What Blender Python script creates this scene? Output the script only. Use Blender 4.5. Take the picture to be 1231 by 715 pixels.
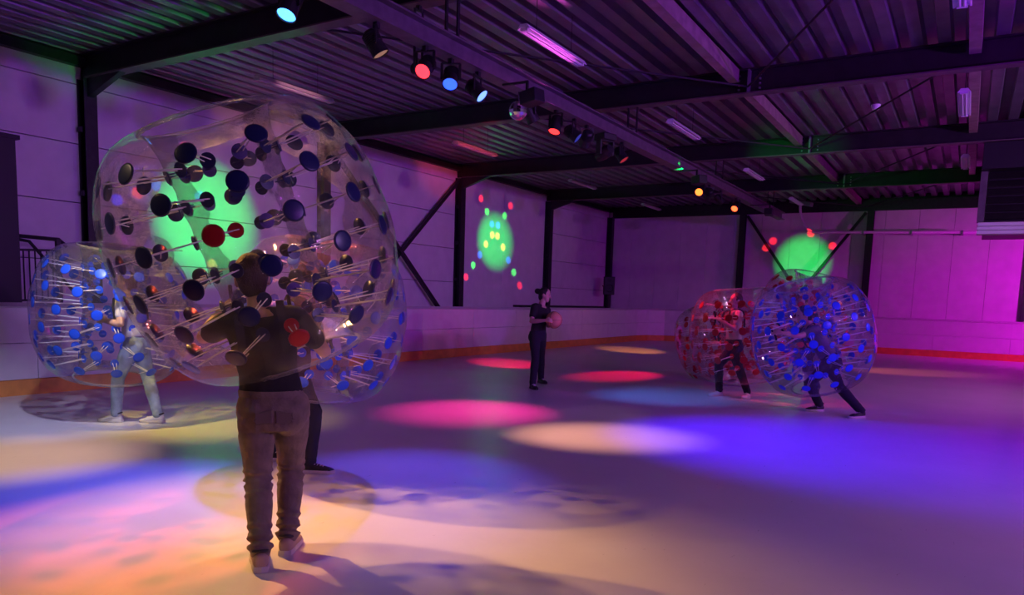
import bpy, bmesh, math, random
from mathutils import Vector, Matrix, Euler
random.seed(7)
R = math.radians
V = Vector
PI = math.pi

scene = bpy.context.scene
for o in list(bpy.data.objects):
    bpy.data.objects.remove(o)
COL = scene.collection

# ------------------------------------------------------------------ camera
FPX, CXP, CYP = 892.0, 615.5, 459.0
YAW, PITCH, ROLL, CAMH = 0.54633, -0.11390, 0.03162, 1.45
_f = V((-math.sin(YAW), math.cos(YAW), 0)); _r = V((math.cos(YAW), math.sin(YAW), 0)); _u = V((0, 0, 1))
_w = _f * math.cos(PITCH) + _u * math.sin(PITCH)
_u2 = _u * math.cos(PITCH) - _f * math.sin(PITCH)
CR = _r * math.cos(ROLL) + _u2 * math.sin(ROLL)
CU = _u2 * math.cos(ROLL) - _r * math.sin(ROLL)
CW = _w
cam_d = bpy.data.cameras.new('camera'); cam = bpy.data.objects.new('camera', cam_d); COL.objects.link(cam)
cam.matrix_world = Matrix(((CR.x, CU.x, -CW.x, 0), (CR.y, CU.y, -CW.y, 0), (CR.z, CU.z, -CW.z, CAMH), (0, 0, 0, 1)))
cam_d.sensor_width = 36; cam_d.lens = FPX / 1231 * 36
cam_d.shift_y = (CYP - 357.5) / 1231
cam_d.clip_start = .05; cam_d.clip_end = 200
scene.camera = cam

def ray(x, y): return CW + CR * ((x - CXP) / FPX) - CU * ((y - CYP) / FPX)
def at(x, y, t): return V((0, 0, CAMH)) + ray(x, y) * t                  # t = depth along the view axis
def on_z(x, y, z=0.0):
    d = ray(x, y); return V((0, 0, CAMH)) + d * ((z - CAMH) / d.z)
def gr(x, t):
    # ground point at image column x and depth t
    z0 = at(x, 0, t).z; z1 = at(x, 700, t).z; p = at(x, 700 * z0 / (z0 - z1), t); p.z = 0; return p
def on_x(x, y, X):
    d = ray(x, y); return V((0, 0, CAMH)) + d * (X / d.x)
def on_y(x, y, Y):
    d = ray(x, y); return V((0, 0, CAMH)) + d * (Y / d.y)

# ------------------------------------------------------------------ world, exposure
w = bpy.data.worlds.new('night'); scene.world = w; w.use_nodes = True
w.node_tree.nodes['Background'].inputs[0].default_value = (.05, .03, .1, 1)
w.node_tree.nodes['Background'].inputs[1].default_value = .05
vs = scene.view_settings
vs.view_transform = 'Standard'; vs.look = 'None'; vs.gamma = 1; vs.use_curve_mapping = False
vs.exposure = 0.2
scene.cycles.transparent_max_bounces = 40
scene.cycles.max_bounces = 12
scene.cycles.use_denoising = True
scene.cycles.sample_clamp_indirect = 4
scene.cycles.blur_glossy = 1.0

# ------------------------------------------------------------------ helpers
def link(o, parent=None):
    COL.objects.link(o)
    if parent is not None: o.parent = parent
    return o

class MB:
    def __init__(self): self.v = []; self.f = []; self.mi = []; self.m = 0
    def add(self, vs_, fs):
        n = len(self.v); self.v += [tuple(p) for p in vs_]
        self.f += [tuple(i + n for i in f) for f in fs]; self.mi += [self.m] * len(fs); return self
    def box(self, c, s, rot=None):
        c = V(c); h = V(s) / 2
        P = [V((x * h.x, y * h.y, z * h.z)) for x in (-1, 1) for y in (-1, 1) for z in (-1, 1)]
        if rot is not None: P = [rot @ p for p in P]
        return self.add([c + p for p in P], [(0, 1, 3, 2), (4, 6, 7, 5), (0, 4, 5, 1), (2, 3, 7, 6), (0, 2, 6, 4), (1, 5, 7, 3)])
    def b2(self, a, b):
        a = V(a); b = V(b); return self.box((a + b) / 2, [abs(t) for t in (b - a)])
    def bar(self, a, b, wd, ht, up=(0, 0, 1)):
        a = V(a); b = V(b); d = b - a; L = d.length; y = d.normalized(); u = V(up)
        if abs(y.dot(u)) > .98: u = V((1, 0, 0))
        x = y.cross(u).normalized(); z = x.cross(y)
        rot = Matrix((x, y, z)).transposed()
        return self.box((a + b) / 2, (wd, L, ht), rot)
    def rings(self, rings, cap=True, closed=False):
        n = len(rings[0]); vs_ = [p for r in rings for p in r]; fs = []
        k = len(rings)
        for i in range(k if closed else k - 1):
            a = i * n; b = ((i + 1) % k) * n
            for j in range(n):
                j2 = (j + 1) % n; fs.append((a + j, a + j2, b + j2, b + j))
        if cap and not closed:
            fs.append(tuple(reversed(range(n)))); fs.append(tuple(range((k - 1) * n, k * n)))
        return self.add(vs_, fs)
    def tube(self, pts, r, n=10, cap=True, ref=None):
        pts = [V(p) for p in pts]; k = len(pts); rs = r if isinstance(r, (list, tuple)) else [r] * k
        out = []; px = None
        for i in range(k):
            d = (pts[min(i + 1, k - 1)] - pts[max(i - 1, 0)]).normalized()
            if px is None:
                u = V(ref) if ref is not None else (V((0, 0, 1)) if abs(d.z) < .9 else V((1, 0, 0)))
                px = (u - d * u.dot(d)).normalized()
            else: px = (px - d * px.dot(d)).normalized()
            py = d.cross(px); rr = rs[i]
            a, b = rr if isinstance(rr, (list, tuple)) else (rr, rr)
            out.append([pts[i] + px * (a * math.cos(2 * PI * j / n)) + py * (b * math.sin(2 * PI * j / n)) for j in range(n)])
        return self.rings(out, cap)
    def lathe(self, prof, n=24, mat=None, cap=False):
        mat = mat or Matrix()
        return self.rings([[mat @ V((r * math.cos(2 * PI * j / n), r * math.sin(2 * PI * j / n), z)) for j in range(n)] for r, z in prof], cap)
    def ball(self, c, rad, n=14, m=9, rot=None):
        c = V(c); rad = V(rad) if not isinstance(rad, (int, float)) else V((rad,) * 3)
        rs = []
        for i in range(m + 1):
            t = -PI / 2 + PI * i / m; q = max(math.cos(t), .02)
            ring = [V((rad.x * q * math.cos(2 * PI * j / n), rad.y * q * math.sin(2 * PI * j / n), rad.z * math.sin(t))) for j in range(n)]
            if rot is not None: ring = [rot @ p for p in ring]
            rs.append([c + p for p in ring])
        return self.rings(rs)
    def mesh(self, name, smooth=False):
        me = bpy.data.meshes.new(name); me.from_pydata(self.v, [], self.f); me.update()
        bm = bmesh.new(); bm.from_mesh(me); bmesh.ops.recalc_face_normals(bm, faces=bm.faces); bm.to_mesh(me); bm.free()
        if smooth: me.polygons.foreach_set('use_smooth', [True] * len(me.polygons))
        return me
    def build(self, name, mat, parent=None, smooth=False, bevel=0):
        me = self.mesh(name, smooth); me.materials.append(mat)
        o = bpy.data.objects.new(name, me); link(o, parent)
        if bevel:
            m = o.modifiers.new('bevel', 'BEVEL'); m.width = bevel; m.segments = 2; m.limit_method = 'ANGLE'
        return o

def put(name, me, parent=None, loc=None, mw=None):
    o = bpy.data.objects.new(name, me); link(o, parent)
    if mw is not None: o.matrix_local = mw
    elif loc is not None: o.location = loc
    return o
def tag(o, label=None, cat=None, group=None, kind=None):
    if label: o['label'] = label
    if cat: o['category'] = cat
    if group: o['group'] = group
    if kind: o['kind'] = kind
    return o
def empty(name, loc=(0, 0, 0), rot=None):
    o = bpy.data.objects.new(name, None); o.empty_display_size = .1; link(o); o.location = loc
    if rot is not None: o.rotation_euler = rot
    return o

# ------------------------------------------------------------------ materials
def mat(name, col, rough=.6, metal=0, noise=0, nscale=8, bump=0, bscale=60, spec=.5, coat=0):
    m = bpy.data.materials.new(name); m.use_nodes = True; nt = m.node_tree; b = nt.nodes['Principled BSDF']
    b.inputs['Base Color'].default_value = (*col, 1); b.inputs['Roughness'].default_value = rough
    b.inputs['Metallic'].default_value = metal; b.inputs['Specular IOR Level'].default_value = spec
    b.inputs['Coat Weight'].default_value = coat
    tc = nt.nodes.new('ShaderNodeTexCoord')
    if noise:
        n = nt.nodes.new('ShaderNodeTexNoise'); n.inputs['Scale'].default_value = nscale; n.inputs['Detail'].default_value = 6
        nt.links.new(tc.outputs['Object'], n.inputs['Vector'])
        r = nt.nodes.new('ShaderNodeValToRGB')
        r.color_ramp.elements[0].position = .3; r.color_ramp.elements[1].position = .72
        r.color_ramp.elements[0].color = (*[max(0, c * (1 - noise)) for c in col], 1)
        r.color_ramp.elements[1].color = (*[min(1, c * (1 + noise)) for c in col], 1)
        nt.links.new(n.outputs['Fac'], r.inputs['Fac']); nt.links.new(r.outputs['Color'], b.inputs['Base Color'])
    if bump:
        n2 = nt.nodes.new('ShaderNodeTexNoise'); n2.inputs['Scale'].default_value = bscale; n2.inputs['Detail'].default_value = 4
        nt.links.new(tc.outputs['Object'], n2.inputs['Vector'])
        bp = nt.nodes.new('ShaderNodeBump'); bp.inputs['Strength'].default_value = bump; bp.inputs['Distance'].default_value = .02
        nt.links.new(n2.outputs['Fac'], bp.inputs['Height']); nt.links.new(bp.outputs['Normal'], b.inputs['Normal'])
    return m
def emis(name, col, s):
    m = bpy.data.materials.new(name); m.use_nodes = True; nt = m.node_tree
    b = nt.nodes['Principled BSDF']; b.inputs['Base Color'].default_value = (.05, .05, .05, 1)
    b.inputs['Emission Color'].default_value = (*col, 1); b.inputs['Emission Strength'].default_value = s
    return m
def film(name, tint=(.985, .985, .988), haze=.02, hcol=(.85, .85, .9)):
    # thin clear plastic film: straight-through transmission, Fresnel gloss, a little milky scatter
    m = bpy.data.materials.new(name); m.use_nodes = True; nt = m.node_tree; nt.nodes.clear()
    N = nt.nodes.new; L = nt.links.new
    out = N('ShaderNodeOutputMaterial'); tr = N('ShaderNodeBsdfTransparent'); tr.inputs[0].default_value = (*tint, 1)
    gl = N('ShaderNodeBsdfGlossy'); gl.inputs['Roughness'].default_value = .025
    df = N('ShaderNodeBsdfDiffuse'); df.inputs[0].default_value = (*hcol, 1)
    tl = N('ShaderNodeBsdfTranslucent'); tl.inputs[0].default_value = (*hcol, 1)
    sc = N('ShaderNodeMixShader'); sc.inputs[0].default_value = .5; L(df.outputs[0], sc.inputs[1]); L(tl.outputs[0], sc.inputs[2])
    tc = N('ShaderNodeTexCoord'); nz = N('ShaderNodeTexNoise'); nz.inputs['Scale'].default_value = 6; nz.inputs['Detail'].default_value = 5
    L(tc.outputs['Object'], nz.inputs['Vector'])
    bp = N('ShaderNodeBump'); bp.inputs['Strength'].default_value = .5; bp.inputs['Distance'].default_value = .03; L(nz.outputs['Fac'], bp.inputs['Height'])
    L(bp.outputs[0], gl.inputs['Normal'])
    fr = N('ShaderNodeFresnel'); fr.inputs['IOR'].default_value = 1.52
    # edge haze: the film is seen through more thickness at a grazing angle
    lw = N('ShaderNodeLayerWeight'); lw.inputs['Blend'].default_value = .35
    mr = N('ShaderNodeMapRange'); mr.inputs['To Min'].default_value = haze; mr.inputs['To Max'].default_value = haze * 4; L(lw.outputs['Facing'], mr.inputs['Value'])
    m1 = N('ShaderNodeMixShader'); L(mr.outputs[0], m1.inputs[0]); L(tr.outputs[0], m1.inputs[1]); L(sc.outputs[0], m1.inputs[2])
    ma = N('ShaderNodeMath'); ma.operation = 'MULTIPLY'; ma.inputs[1].default_value = .6; ma.use_clamp = True; L(fr.outputs[0], ma.inputs[0])
    m2 = N('ShaderNodeMixShader'); L(ma.outputs[0], m2.inputs[0]); L(m1.outputs[0], m2.inputs[1]); L(gl.outputs[0], m2.inputs[2])
    L(m2.outputs[0], out.inputs[0])
    return m

M = dict(
    wall=mat('painted_panel', (.78, .76, .78), .75, noise=.06, nscale=3, bump=.05, bscale=40),
    board=mat('white_board', (.72, .71, .72), .35, noise=.05, nscale=4),
    kick=mat('orange_kick', (.78, .33, .06), .45, noise=.12, nscale=6),
    cap=mat('cap_rail', (.6, .59, .6), .5),
    steel=mat('dark_steel', (.022, .02, .026), .45, metal=.2, noise=.3, nscale=10),
    roofbeam=mat('roof_steel', (.022, .018, .022), .5, metal=.2, noise=.25, nscale=6),  # near-black: the shade on the beam webs is put into the colour
    purlin=mat('primer_steel', (.3, .21, .2), .55, noise=.25, nscale=6),
    flange=mat('flange_lit_tone', (.13, .09, .095), .5, noise=.2, nscale=6),  # paler than the webs: light from below is put into the colour
    rail=mat('rail_steel', (.16, .13, .15), .5, metal=.3, noise=.2),
    deck=mat('ribbed_deck', (.26, .25, .27), .4, metal=.6, noise=.18, nscale=3),
    black=mat('black_plastic', (.015, .015, .017), .5),
    grey=mat('grey_metal', (.3, .3, .32), .4, metal=.6),
    white=mat('white_enamel', (.8, .8, .82), .4),
    chrome=mat('bright_pipe', (.75, .75, .77), .3, metal=.5),
    mirror=mat('mirror_facet', (.85, .85, .88), .08, metal=1),
    cord=mat('white_cord', (.85, .83, .8), .6),
    blue_shaded=mat('shaded_blue_patch', (.015, .025, .10), .35),  # blue dots of the front bubble, their shade put into the colour
    blue=mat('blue_patch', (.02, .10, .75), .35),
    red=mat('red_patch', (.55, .02, .02), .4),
    strap=mat('black_webbing', (.02, .02, .024), .8),
    skin=mat('skin', (.55, .33, .25), .55),
    hair_brown=mat('brown_hair', (.05, .025, .015), .55, bump=.6, bscale=120),
    hair_dark=mat('dark_hair', (.015, .01, .01), .5, bump=.6, bscale=120),
    shirt_black=mat('black_cotton', (.014, .013, .015), .9, bump=.2, bscale=25),
    shirt_white=mat('pale_cotton', (.6, .58, .58), .9, bump=.2, bscale=25),
    shirt_grey=mat('grey_cotton', (.14, .13, .17), .9, bump=.2, bscale=25),
    jeans_brown=mat('washed_brown_denim', (.2, .16, .12), .9, noise=.25, nscale=14, bump=.4, bscale=35),
    jeans_seam=mat('brown_denim_seam', (.16, .128, .096), .9),
    jeans_light=mat('light_blue_denim', (.28, .36, .48), .9, noise=.2, nscale=12, bump=.3, bscale=35),
    trousers_dark=mat('dark_trousers', (.02, .02, .03), .9, bump=.2, bscale=30),
    shoe_tan=mat('beige_suede', (.42, .31, .22), .85, noise=.1),
    shoe_white=mat('white_leather', (.72, .7, .68), .5),
    shoe_black=mat('black_leather', (.02, .02, .022), .5),
    sole=mat('pale_sole', (.6, .55, .48), .6),
    eye=mat('eye', (.02, .015, .012), .2),
    ball=mat('orange_ball', (.75, .33, .2), .6, noise=.06),
    film=film('clear_film'),
    rim=film('welded_film', haze=.12),
)
def floor_material():
    m = mat('rink_floor', (.66, .64, .64), .42, noise=.05, nscale=1.2, bump=.10, bscale=9)
    nt = m.node_tree; b = nt.nodes['Principled BSDF']
    tc = nt.nodes.new('ShaderNodeTexCoord'); mp = nt.nodes.new('ShaderNodeMapping'); mp.inputs['Scale'].default_value = (2.2, .5, 1); mp.inputs['Rotation'].default_value = (0, 0, .5)
    n = nt.nodes.new('ShaderNodeTexNoise'); n.inputs['Scale'].default_value = 14; n.inputs['Detail'].default_value = 8; n.inputs['Roughness'].default_value = .7
    nt.links.new(tc.outputs['Object'], mp.inputs[0]); nt.links.new(mp.outputs[0], n.inputs['Vector'])
    r = nt.nodes.new('ShaderNodeMapRange'); r.inputs['To Min'].default_value = .2; r.inputs['To Max'].default_value = .42
    nt.links.new(n.outputs['Fac'], r.inputs['Value']); nt.links.new(r.outputs[0], b.inputs['Roughness'])
    b.inputs['Specular IOR Level'].default_value = .55
    return m
M['floor'] = floor_material()

# ------------------------------------------------------------------ the hall
XW, XR_, YB, Y0H = -12.49, 6.2, 27.62, -8.6
ZB, ZD, ZT = 4.69, 5.07, 4.90
FR = [6.927 + 5.17 * k for k in range(-3, 5)]
def struct(o): o['kind'] = 'structure'; return o

fl = MB().b2((XW - .4, Y0H - .3, -.2), (XR_ + .4, YB + .4, 0)).build('floor', M['floor']); struct(fl)

def wall(name, cells, base):
    root = struct(base.build(name, M['steel']))
    for c in cells: c.build('panel', M['wall'], root, bevel=.006)
    return root
# left wall: wide horizontal sandwich panels, one bay (with the green light) in tall sheets
cells = []
for i in range(len(FR) - 1):
    a, b = FR[i] + .02, FR[i + 1] - .02
    if i == 5:
        m_ = on_x(605, 300, XW).y
        for s, e in ((a, m_ - .006), (m_ + .006, b)): cells.append(MB().b2((XW - .1, s, .02), (XW, e, ZT)))
    else:
        zs = [.02, .72, 1.82, 2.75, 3.68, 4.61, ZT]
        for z0, z1 in zip(zs[:-1], zs[1:]): cells.append(MB().b2((XW - .1, a, z0 + .006), (XW, b, z1 - .006)))
wl = wall('wall_left', cells, MB().b2((XW - .3, Y0H, 0), (XW - .1, YB + .3, ZD + .15)))
cells = []
x = XW
while x < XR_:
    e = min(x + .99, XR_)
    cells.append(MB().b2((x + .004, YB, .02), (e - .004, YB + .1, ZT))); x = e
wb = wall('wall_back', cells, MB().b2((XW - .1, YB + .1, 0), (XR_ + .3, YB + .3, ZD + .15)))
cells = []
for i in range(len(FR) - 1):
    zs = [.02, 1.0, 2.0, 3.0, 4.0, ZT]
    for z0, z1 in zip(zs[:-1], zs[1:]): cells.append(MB().b2((XR_, FR[i] + .02, z0 + .006), (XR_ + .1, FR[i + 1] - .02, z1 - .006)))
wr = wall('wall_right', cells, MB().b2((XR_ + .1, Y0H, 0), (XR_ + .3, YB + .1, ZD + .15)))
wf = wall('wall_front', [MB().b2((XW, Y0H - .0, .02), (XR_, Y0H + .1, ZT))], MB().b2((XW - .3, Y0H - .2, 0), (XR_ + .3, Y0H, ZD + .15)))

def hcol(x, y, along='y', zt=ZB):
    """H-section column"""
    m = MB(); h, t, wd = .22, .02, .2
    if along == 'y':      # flanges face +-x (stands against a side wall)
        m.b2((x - .0, y - wd / 2, 0), (x + t, y + wd / 2, zt)); m.b2((x + h - t, y - wd / 2, 0), (x + h, y + wd / 2, zt)); m.b2((x + t, y - .01, 0), (x + h - t, y + .01, zt))
    else:
        m.b2((x - wd / 2, y - t, 0), (x + wd / 2, y, zt)); m.b2((x - wd / 2, y - h, 0), (x + wd / 2, y - h + t, zt)); m.b2((x - .01, y - h + t, 0), (x + .01, y - t, zt))
    return m
for y in FR[1:-1]:
    c_ = hcol(XW + .005, y).build('column', M['steel'], wl)
    hcol(XR_ - .225, y).build('column', M['steel'], wr)
    m = MB()
    for z in (1.9, 2.9, 3.9): m.box((XW + .11, y - .12, z), (.1, .03, .08))
    m.build('cleat', M['steel'], c_)
hcol(XW + .005, YB - .12).build('column', M['steel'], wl)
for x in (-7.2, -3.02, 1.6): hcol(x, YB - .005, 'x').build('column', M['steel'], wb)
def brace(a, b, par): MB().bar(a, b, .09, .09).build('brace', M['steel'], par)
brace((XW + .12, FR[5] - .1, 4.62), (XW + .12, FR[4] + .1, .3), wl)
brace((XW + .2, FR[4] + .1, 4.62), (XW + .2, FR[5] - .1, .3), wl)
brace((-7.05, YB - .1, 4.6), (-3.8, YB - .1, .02), wb)
brace((-3.17, YB - .17, 4.6), (-6.4, YB - .17, .02), wb)
MB().b2((XW + .01, Y0H + .2, ZT - .02), (XW + .14, YB - .3, ZT + .12)).build('eaves_beam', M['steel'], wl)
MB().b2((XW + .2, YB - .14, ZT - .24), (XR_ - .2, YB - .01, ZT + .1)).build('eaves_beam', M['steel'], wb)

# ribbed steel deck roof on I-beam frames
ce = struct(MB().b2((XW - .3, Y0H - .2, ZD + .12), (XR_ + .3, YB + .3, ZD + .3)).build('ceiling', M['deck']))
def deck(y0, y1):
    m = MB(); pts = []; x = XW - .05
    while x < XR_ + .1:
        pts += [(x, 0), (x + .15, 0), (x + .175, .105), (x + .305, .105)]; x += .33
    n = len(pts)
    m.add([(p[0], y0, ZD + p[1]) for p in pts] + [(p[0], y1, ZD + p[1]) for p in pts], [(i, i + 1, n + i + 1, n + i) for i in range(n - 1)])
    return m
ys = [Y0H] + FR[1:-1] + [YB]
for a, b in zip(ys[:-1], ys[1:]): deck(a, b).build('deck_sheet', M['deck'], ce)
for y in FR[1:-1]:
    m = MB(); t = .02
    fl_ = MB(); fl_.b2((XW + .23, y - .1, ZB), (XR_ - .23, y + .1, ZB + t)); m.b2((XW, y - .1, ZD - .005 - t), (XR_, y + .1, ZD - .005)); m.b2((XW, y - .008, ZB + t), (XR_, y + .008, ZD - t))
    bm_ = m.build('beam', M['roofbeam'], ce); fl_.build('flange', M['flange'], bm_)
    m = MB()
    for sx in (-.16, .16):
        for dz in (.05, .12, .19, .26): m.box((-3.2 + sx, y - .03, ZB + dz + .03), (.025, .04, .025))
    m.box((-3.2, y - .02, (ZB + ZD) / 2), (.03, .18, .34)); m.build('bolted_joint', M['grey'], bm_)
    m = MB()       # haunch at the column
    for s, X in ((1, XW + .22), (-1, XR_ - .22)):
        pts = [(X, ZB), (X + s * .9, ZB), (X, ZB - .28)]
        m.add([(p[0], y - .05, p[1]) for p in pts] + [(p[0], y + .05, p[1]) for p in pts], [(0, 1, 2), (5, 4, 3), (0, 3, 4, 1), (1, 4, 5, 2), (2, 5, 3, 0)])
    m.build('haunch', M['roofbeam'], bm_)
for X in (-3.42, -.22):
    for a, b in zip(FR[:-1], FR[1:]):
        if X > -1 and a > FR[6] - 1: continue
        MB().b2((X - .07, a + .1, ZD - .2), (X + .07, b - .1, ZD - .01)).build('purlin', M['purlin'], ce)
for a, b in zip(FR[3:-1], FR[4:]):
    for X0, X1 in ((-3.2, -.3), (-3.2, -8.0)):
        MB().tube([(X0, b - .1, ZB + .1), (X1, a + .1, ZB + .22)], .016, 6).build('brace_rod', M['steel'], ce)

# rink boards: white panels with an orange kick strip, rounded corners
XB, YBB, HB = -10.30, 26.85, 1.155
def boards(name, pts):
    root = struct(MB().tube([(p[0], p[1], HB - .02) for p in pts], [(.05, .05)] * len(pts), 4, ref=(0, 0, 1)).build(name, M['cap']))
    for a, b in zip(pts[:-1], pts[1:]):
        a = V((*a, 0)); b = V((*b, 0)); d = (b - a).normalized(); n = V((-d.y, d.x, 0))
        c = (a + b) / 2; L = (b - a).length - .008
        rot = Matrix((d, n, V((0, 0, 1)))).transposed()
        MB().box(c + V((0, 0, .20 + .235)), (L, .06, .462), rot).build('panel', M['board'], root, bevel=.004)
        MB().box(c + V((0, 0, .67 + .23)), (L, .06, .455), rot).build('panel', M['board'], root, bevel=.004)
        MB().box(c + V((0, 0, .1)), (L + .006, .085, .2), rot).build('kick_plate', M['kick'], root)
    return root
rc = 1.3
lp = [(XB, -7.0 + 2.0 * i) for i in range(17)]; lp[-1] = (XB, YBB - rc); 
boards('wall_boards_left', lp)
cp = [(XB + rc - rc * math.cos(t), YBB - rc + rc * math.sin(t)) for t in (0, R(30), R(60), R(90))]
boards('wall_boards_corner', cp)
bp_ = [(XB + rc + (5.2 - XB - rc) * i / 7, YBB) for i in range(8)]
boards('wall_boards_back', bp_)
boards('wall_boards_right', [(5.2, YBB - 2.0 * i) for i in range(17)])

# ------------------------------------------------------------------ light helper
def spot(name, loc, target, col, watts, deg, blend=.4, rad=.04, parent=None):
    l = bpy.data.lights.new(name, 'SPOT'); l.energy = watts; l.color = col; l.spot_size = R(deg); l.spot_blend = blend; l.shadow_soft_size = rad
    o = bpy.data.objects.new(name, l); COL.objects.link(o)
    d = (V(target) - V(loc)).normalized()
    mw = Matrix.Translation(V(loc)) @ d.to_track_quat('-Z', 'Y').to_matrix().to_4x4()
    if parent is not None:
        o.parent = parent; bpy.context.view_layer.update() if False else None
        o.matrix_local = parent_inv(parent) @ mw
    else: o.matrix_world = mw
    return o
def parent_inv(p):
    return (Matrix.Translation(p.location) @ p.rotation_euler.to_matrix().to_4x4()).inverted()

# ------------------------------------------------------------------ lighting rail with lamps
XT, ZL = -5.13, 3.83
rail = empty('lighting_rail', (XT, 8, 4.05))
tag(rail, 'long dark steel rail under the roof beams that carries the coloured stage lamps', 'rail')
m = MB(); m.b2((-.1, -12, 0), (.1, 16, .018)); m.b2((-.1, -12, .2), (.1, 16, .218)); m.b2((-.012, -12, .018), (.012, 16, .2)); m.build('rail_beam', M['rail'], rail)
for y in FR[2:7]:
    m = MB(); 
    for s in (-1, 1): m.b2((s * .08 - .01, y - 8 - .02, .218), (s * .08 + .01, y - 8 + .02, ZB - 4.05))
    m.build('hanger', M['steel'], rail)
m = MB()
pts = []
for i in range(120): pts.append((.05, -11 + i * .22, .235 + .012 * math.sin(i * 1.7)))
m.tube(pts, .012, 6); m.build('power_cable', M['black'], rail)

LENS = {}
def lamp(y, target, col, lens, watts, deg, label, cat='stage lamp', blend=.45, x=XT, lit=True, size=1.0, strength=22, rad=.05, z=ZL, topz=4.05):
    loc = V((x, y, z)); d = (V(target) - loc).normalized()
    e = empty('stage_lamp', (x, y, topz)); tag(e, label, 'stage lamp', 'stage lamps on the rail')
    off = z - topz
    # yoke from the rail, fixed in plan to the aim direction
    q = d.to_track_quat('-Z', 'Y').to_matrix().to_4x4()
    T = Matrix.Translation((0, 0, off)) @ q
    s = size
    prof = [(.001, .16 * s), (.05 * s, .155 * s), (.072 * s, .12 * s), (.08 * s, .0), (.085 * s, -.05 * s), (.09 * s, -.09 * s), (.08 * s, -.09 * s), (.078 * s, -.07 * s), (.001, -.07 * s)]
    h = MB().lathe(prof, 20, T).build('housing', M['black'], e, smooth=False)
    fins = MB()
    for k in range(6): 
        zz = .03 + k * .018
        fins.lathe([(.07 * s, zz * s), (.088 * s, zz * s), (.088 * s, (zz + .006) * s), (.07 * s, (zz + .006) * s)], 16, T)
    fins.build('cooling_fin', M['black'], h)
    key = (lens, strength)
    if key not in LENS: LENS[key] = emis('lamp_glow', lens, strength)
    MB().lathe([(.001, -.082 * s), (.04 * s, -.084 * s), (.079 * s, -.078 * s)], 20, T).build('lens', LENS[key] if lit else M['black'], e)
    sx = V((q[0][0], q[1][0], q[2][0]))
    sx.z = 0; sx.normalize()
    c = V((0, 0, off)); top = V((0, 0, -.05))
    m = MB(); r_ = .1 * s
    m.bar(c + sx * r_, V((0, 0, top.z)) + sx * r_, .012, .03, up=sx); m.bar(c - sx * r_, V((0, 0, top.z)) - sx * r_, .012, .03, up=sx)
    m.bar(top + sx * (r_ + .006), top - sx * (r_ + .006), .03, .012); m.b2((-.025, -.025, -.055), (.025, .025, .0))
    m.build('yoke', M['black'], e)
    if watts:
        spot('spot_light', loc + d * (.1 * s), target, col, watts, deg, blend, rad, e)
    return e

K = 1.0
BLUE = (.045, 0, 1); CYAN = (.04, .22, 1); RED = (1, 0, .07); AMB = (1, .46, .1); MAG = (.82, .01, .85); VIO = (.35, .04, 1); GRN = (0, 1, .12); PINK = (1, .08, .35); WARM = (1, .62, .4)
F = lambda x, y: on_z(x, y, 0)
lamp(4.61, F(130, 600), (.08, .1, 1), (.05, .28, 1), 850, 40, 'bright blue stage lamp hanging nearest the camera, above the big foreground bubble', strength=5, blend=1)
l_r1 = lamp(6.46, F(110, 668), (1, .1, .04), (1, .03, .05), 1500, 30, 'red stage lamp beside the blue lamp, first red one along the rail', strength=2.6, blend=1)
lamp(6.92, F(480, 582), (.08, .06, 1), (.02, .08, 1), 650, 34, 'small blue stage lamp just right of the first red lamp', strength=2.5, blend=.9)
lamp(5.7, F(715, 524), (1, .42, .24), (1, .5, .3), 1000, 27, 'added stage lamp for the peach floor pool, between the near blue and first red lamp', strength=.25, blend=1)  # no lamp belongs here; added to light the peach pool on the floor
lamp(7.45, F(1000, 538), BLUE, (.1, .2, 1), 2300, 52, 'dark stage lamp turned away to the right, below the pink tube fitting', blend=1, strength=3)
lamp(8.7, F(800, 476), CYAN, (.1, .5, 1), 420, 34, 'pale blue stage lamp next to the mirror ball', strength=4, blend=1)
l_r2 = lamp(9.39, F(570, 494), (1, .02, .3), (1, .03, .03), 1000, 34, 'red stage lamp to the right of the mirror ball', strength=2.6, blend=1)
lamp(10.36, F(610, 437), RED, (1, .05, .05), 2600, 17, 'dark stage lamp turned to the left wall, behind the second red lamp', strength=3, blend=.8)
lamp(9.95, (-1.8, 10.8, 1.0), (.05, .06, 1), (.05, .1, 1), 420, 24, 'dark stage lamp turned to the right hand players, just past the second red lamp', strength=.25, blend=.9)
lamp(11.7, (-3.25, 11.9, 1.2), (1, .02, .1), (1, .05, .05), 700, 26, 'dark stage lamp turned to the right hand players, farther along the rail', strength=.3, blend=.8)
lamp(15.91, F(700, 505), WARM, (1, .17, .02), 150, 12, 'orange stage lamp far down the rail, left of the far orange pair', strength=3, blend=1)
lamp(16.57, F(760, 421), (1, .3, .05), (1, .17, .02), 1500, 20, 'orange stage lamp far down the rail, right of the far orange pair', strength=3, blend=.8)
lamp(17.47, F(1090, 447), (1, .2, .06), (.4, .1, .9), 600, 26, 'violet stage lamp beside the far orange pair', strength=1.0, blend=.9)
lamp(18.8, F(745, 451), RED, (1, .08, .02), 2600, 15, 'red stage lamp at the far end of the rail', strength=4, blend=.8)
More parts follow.
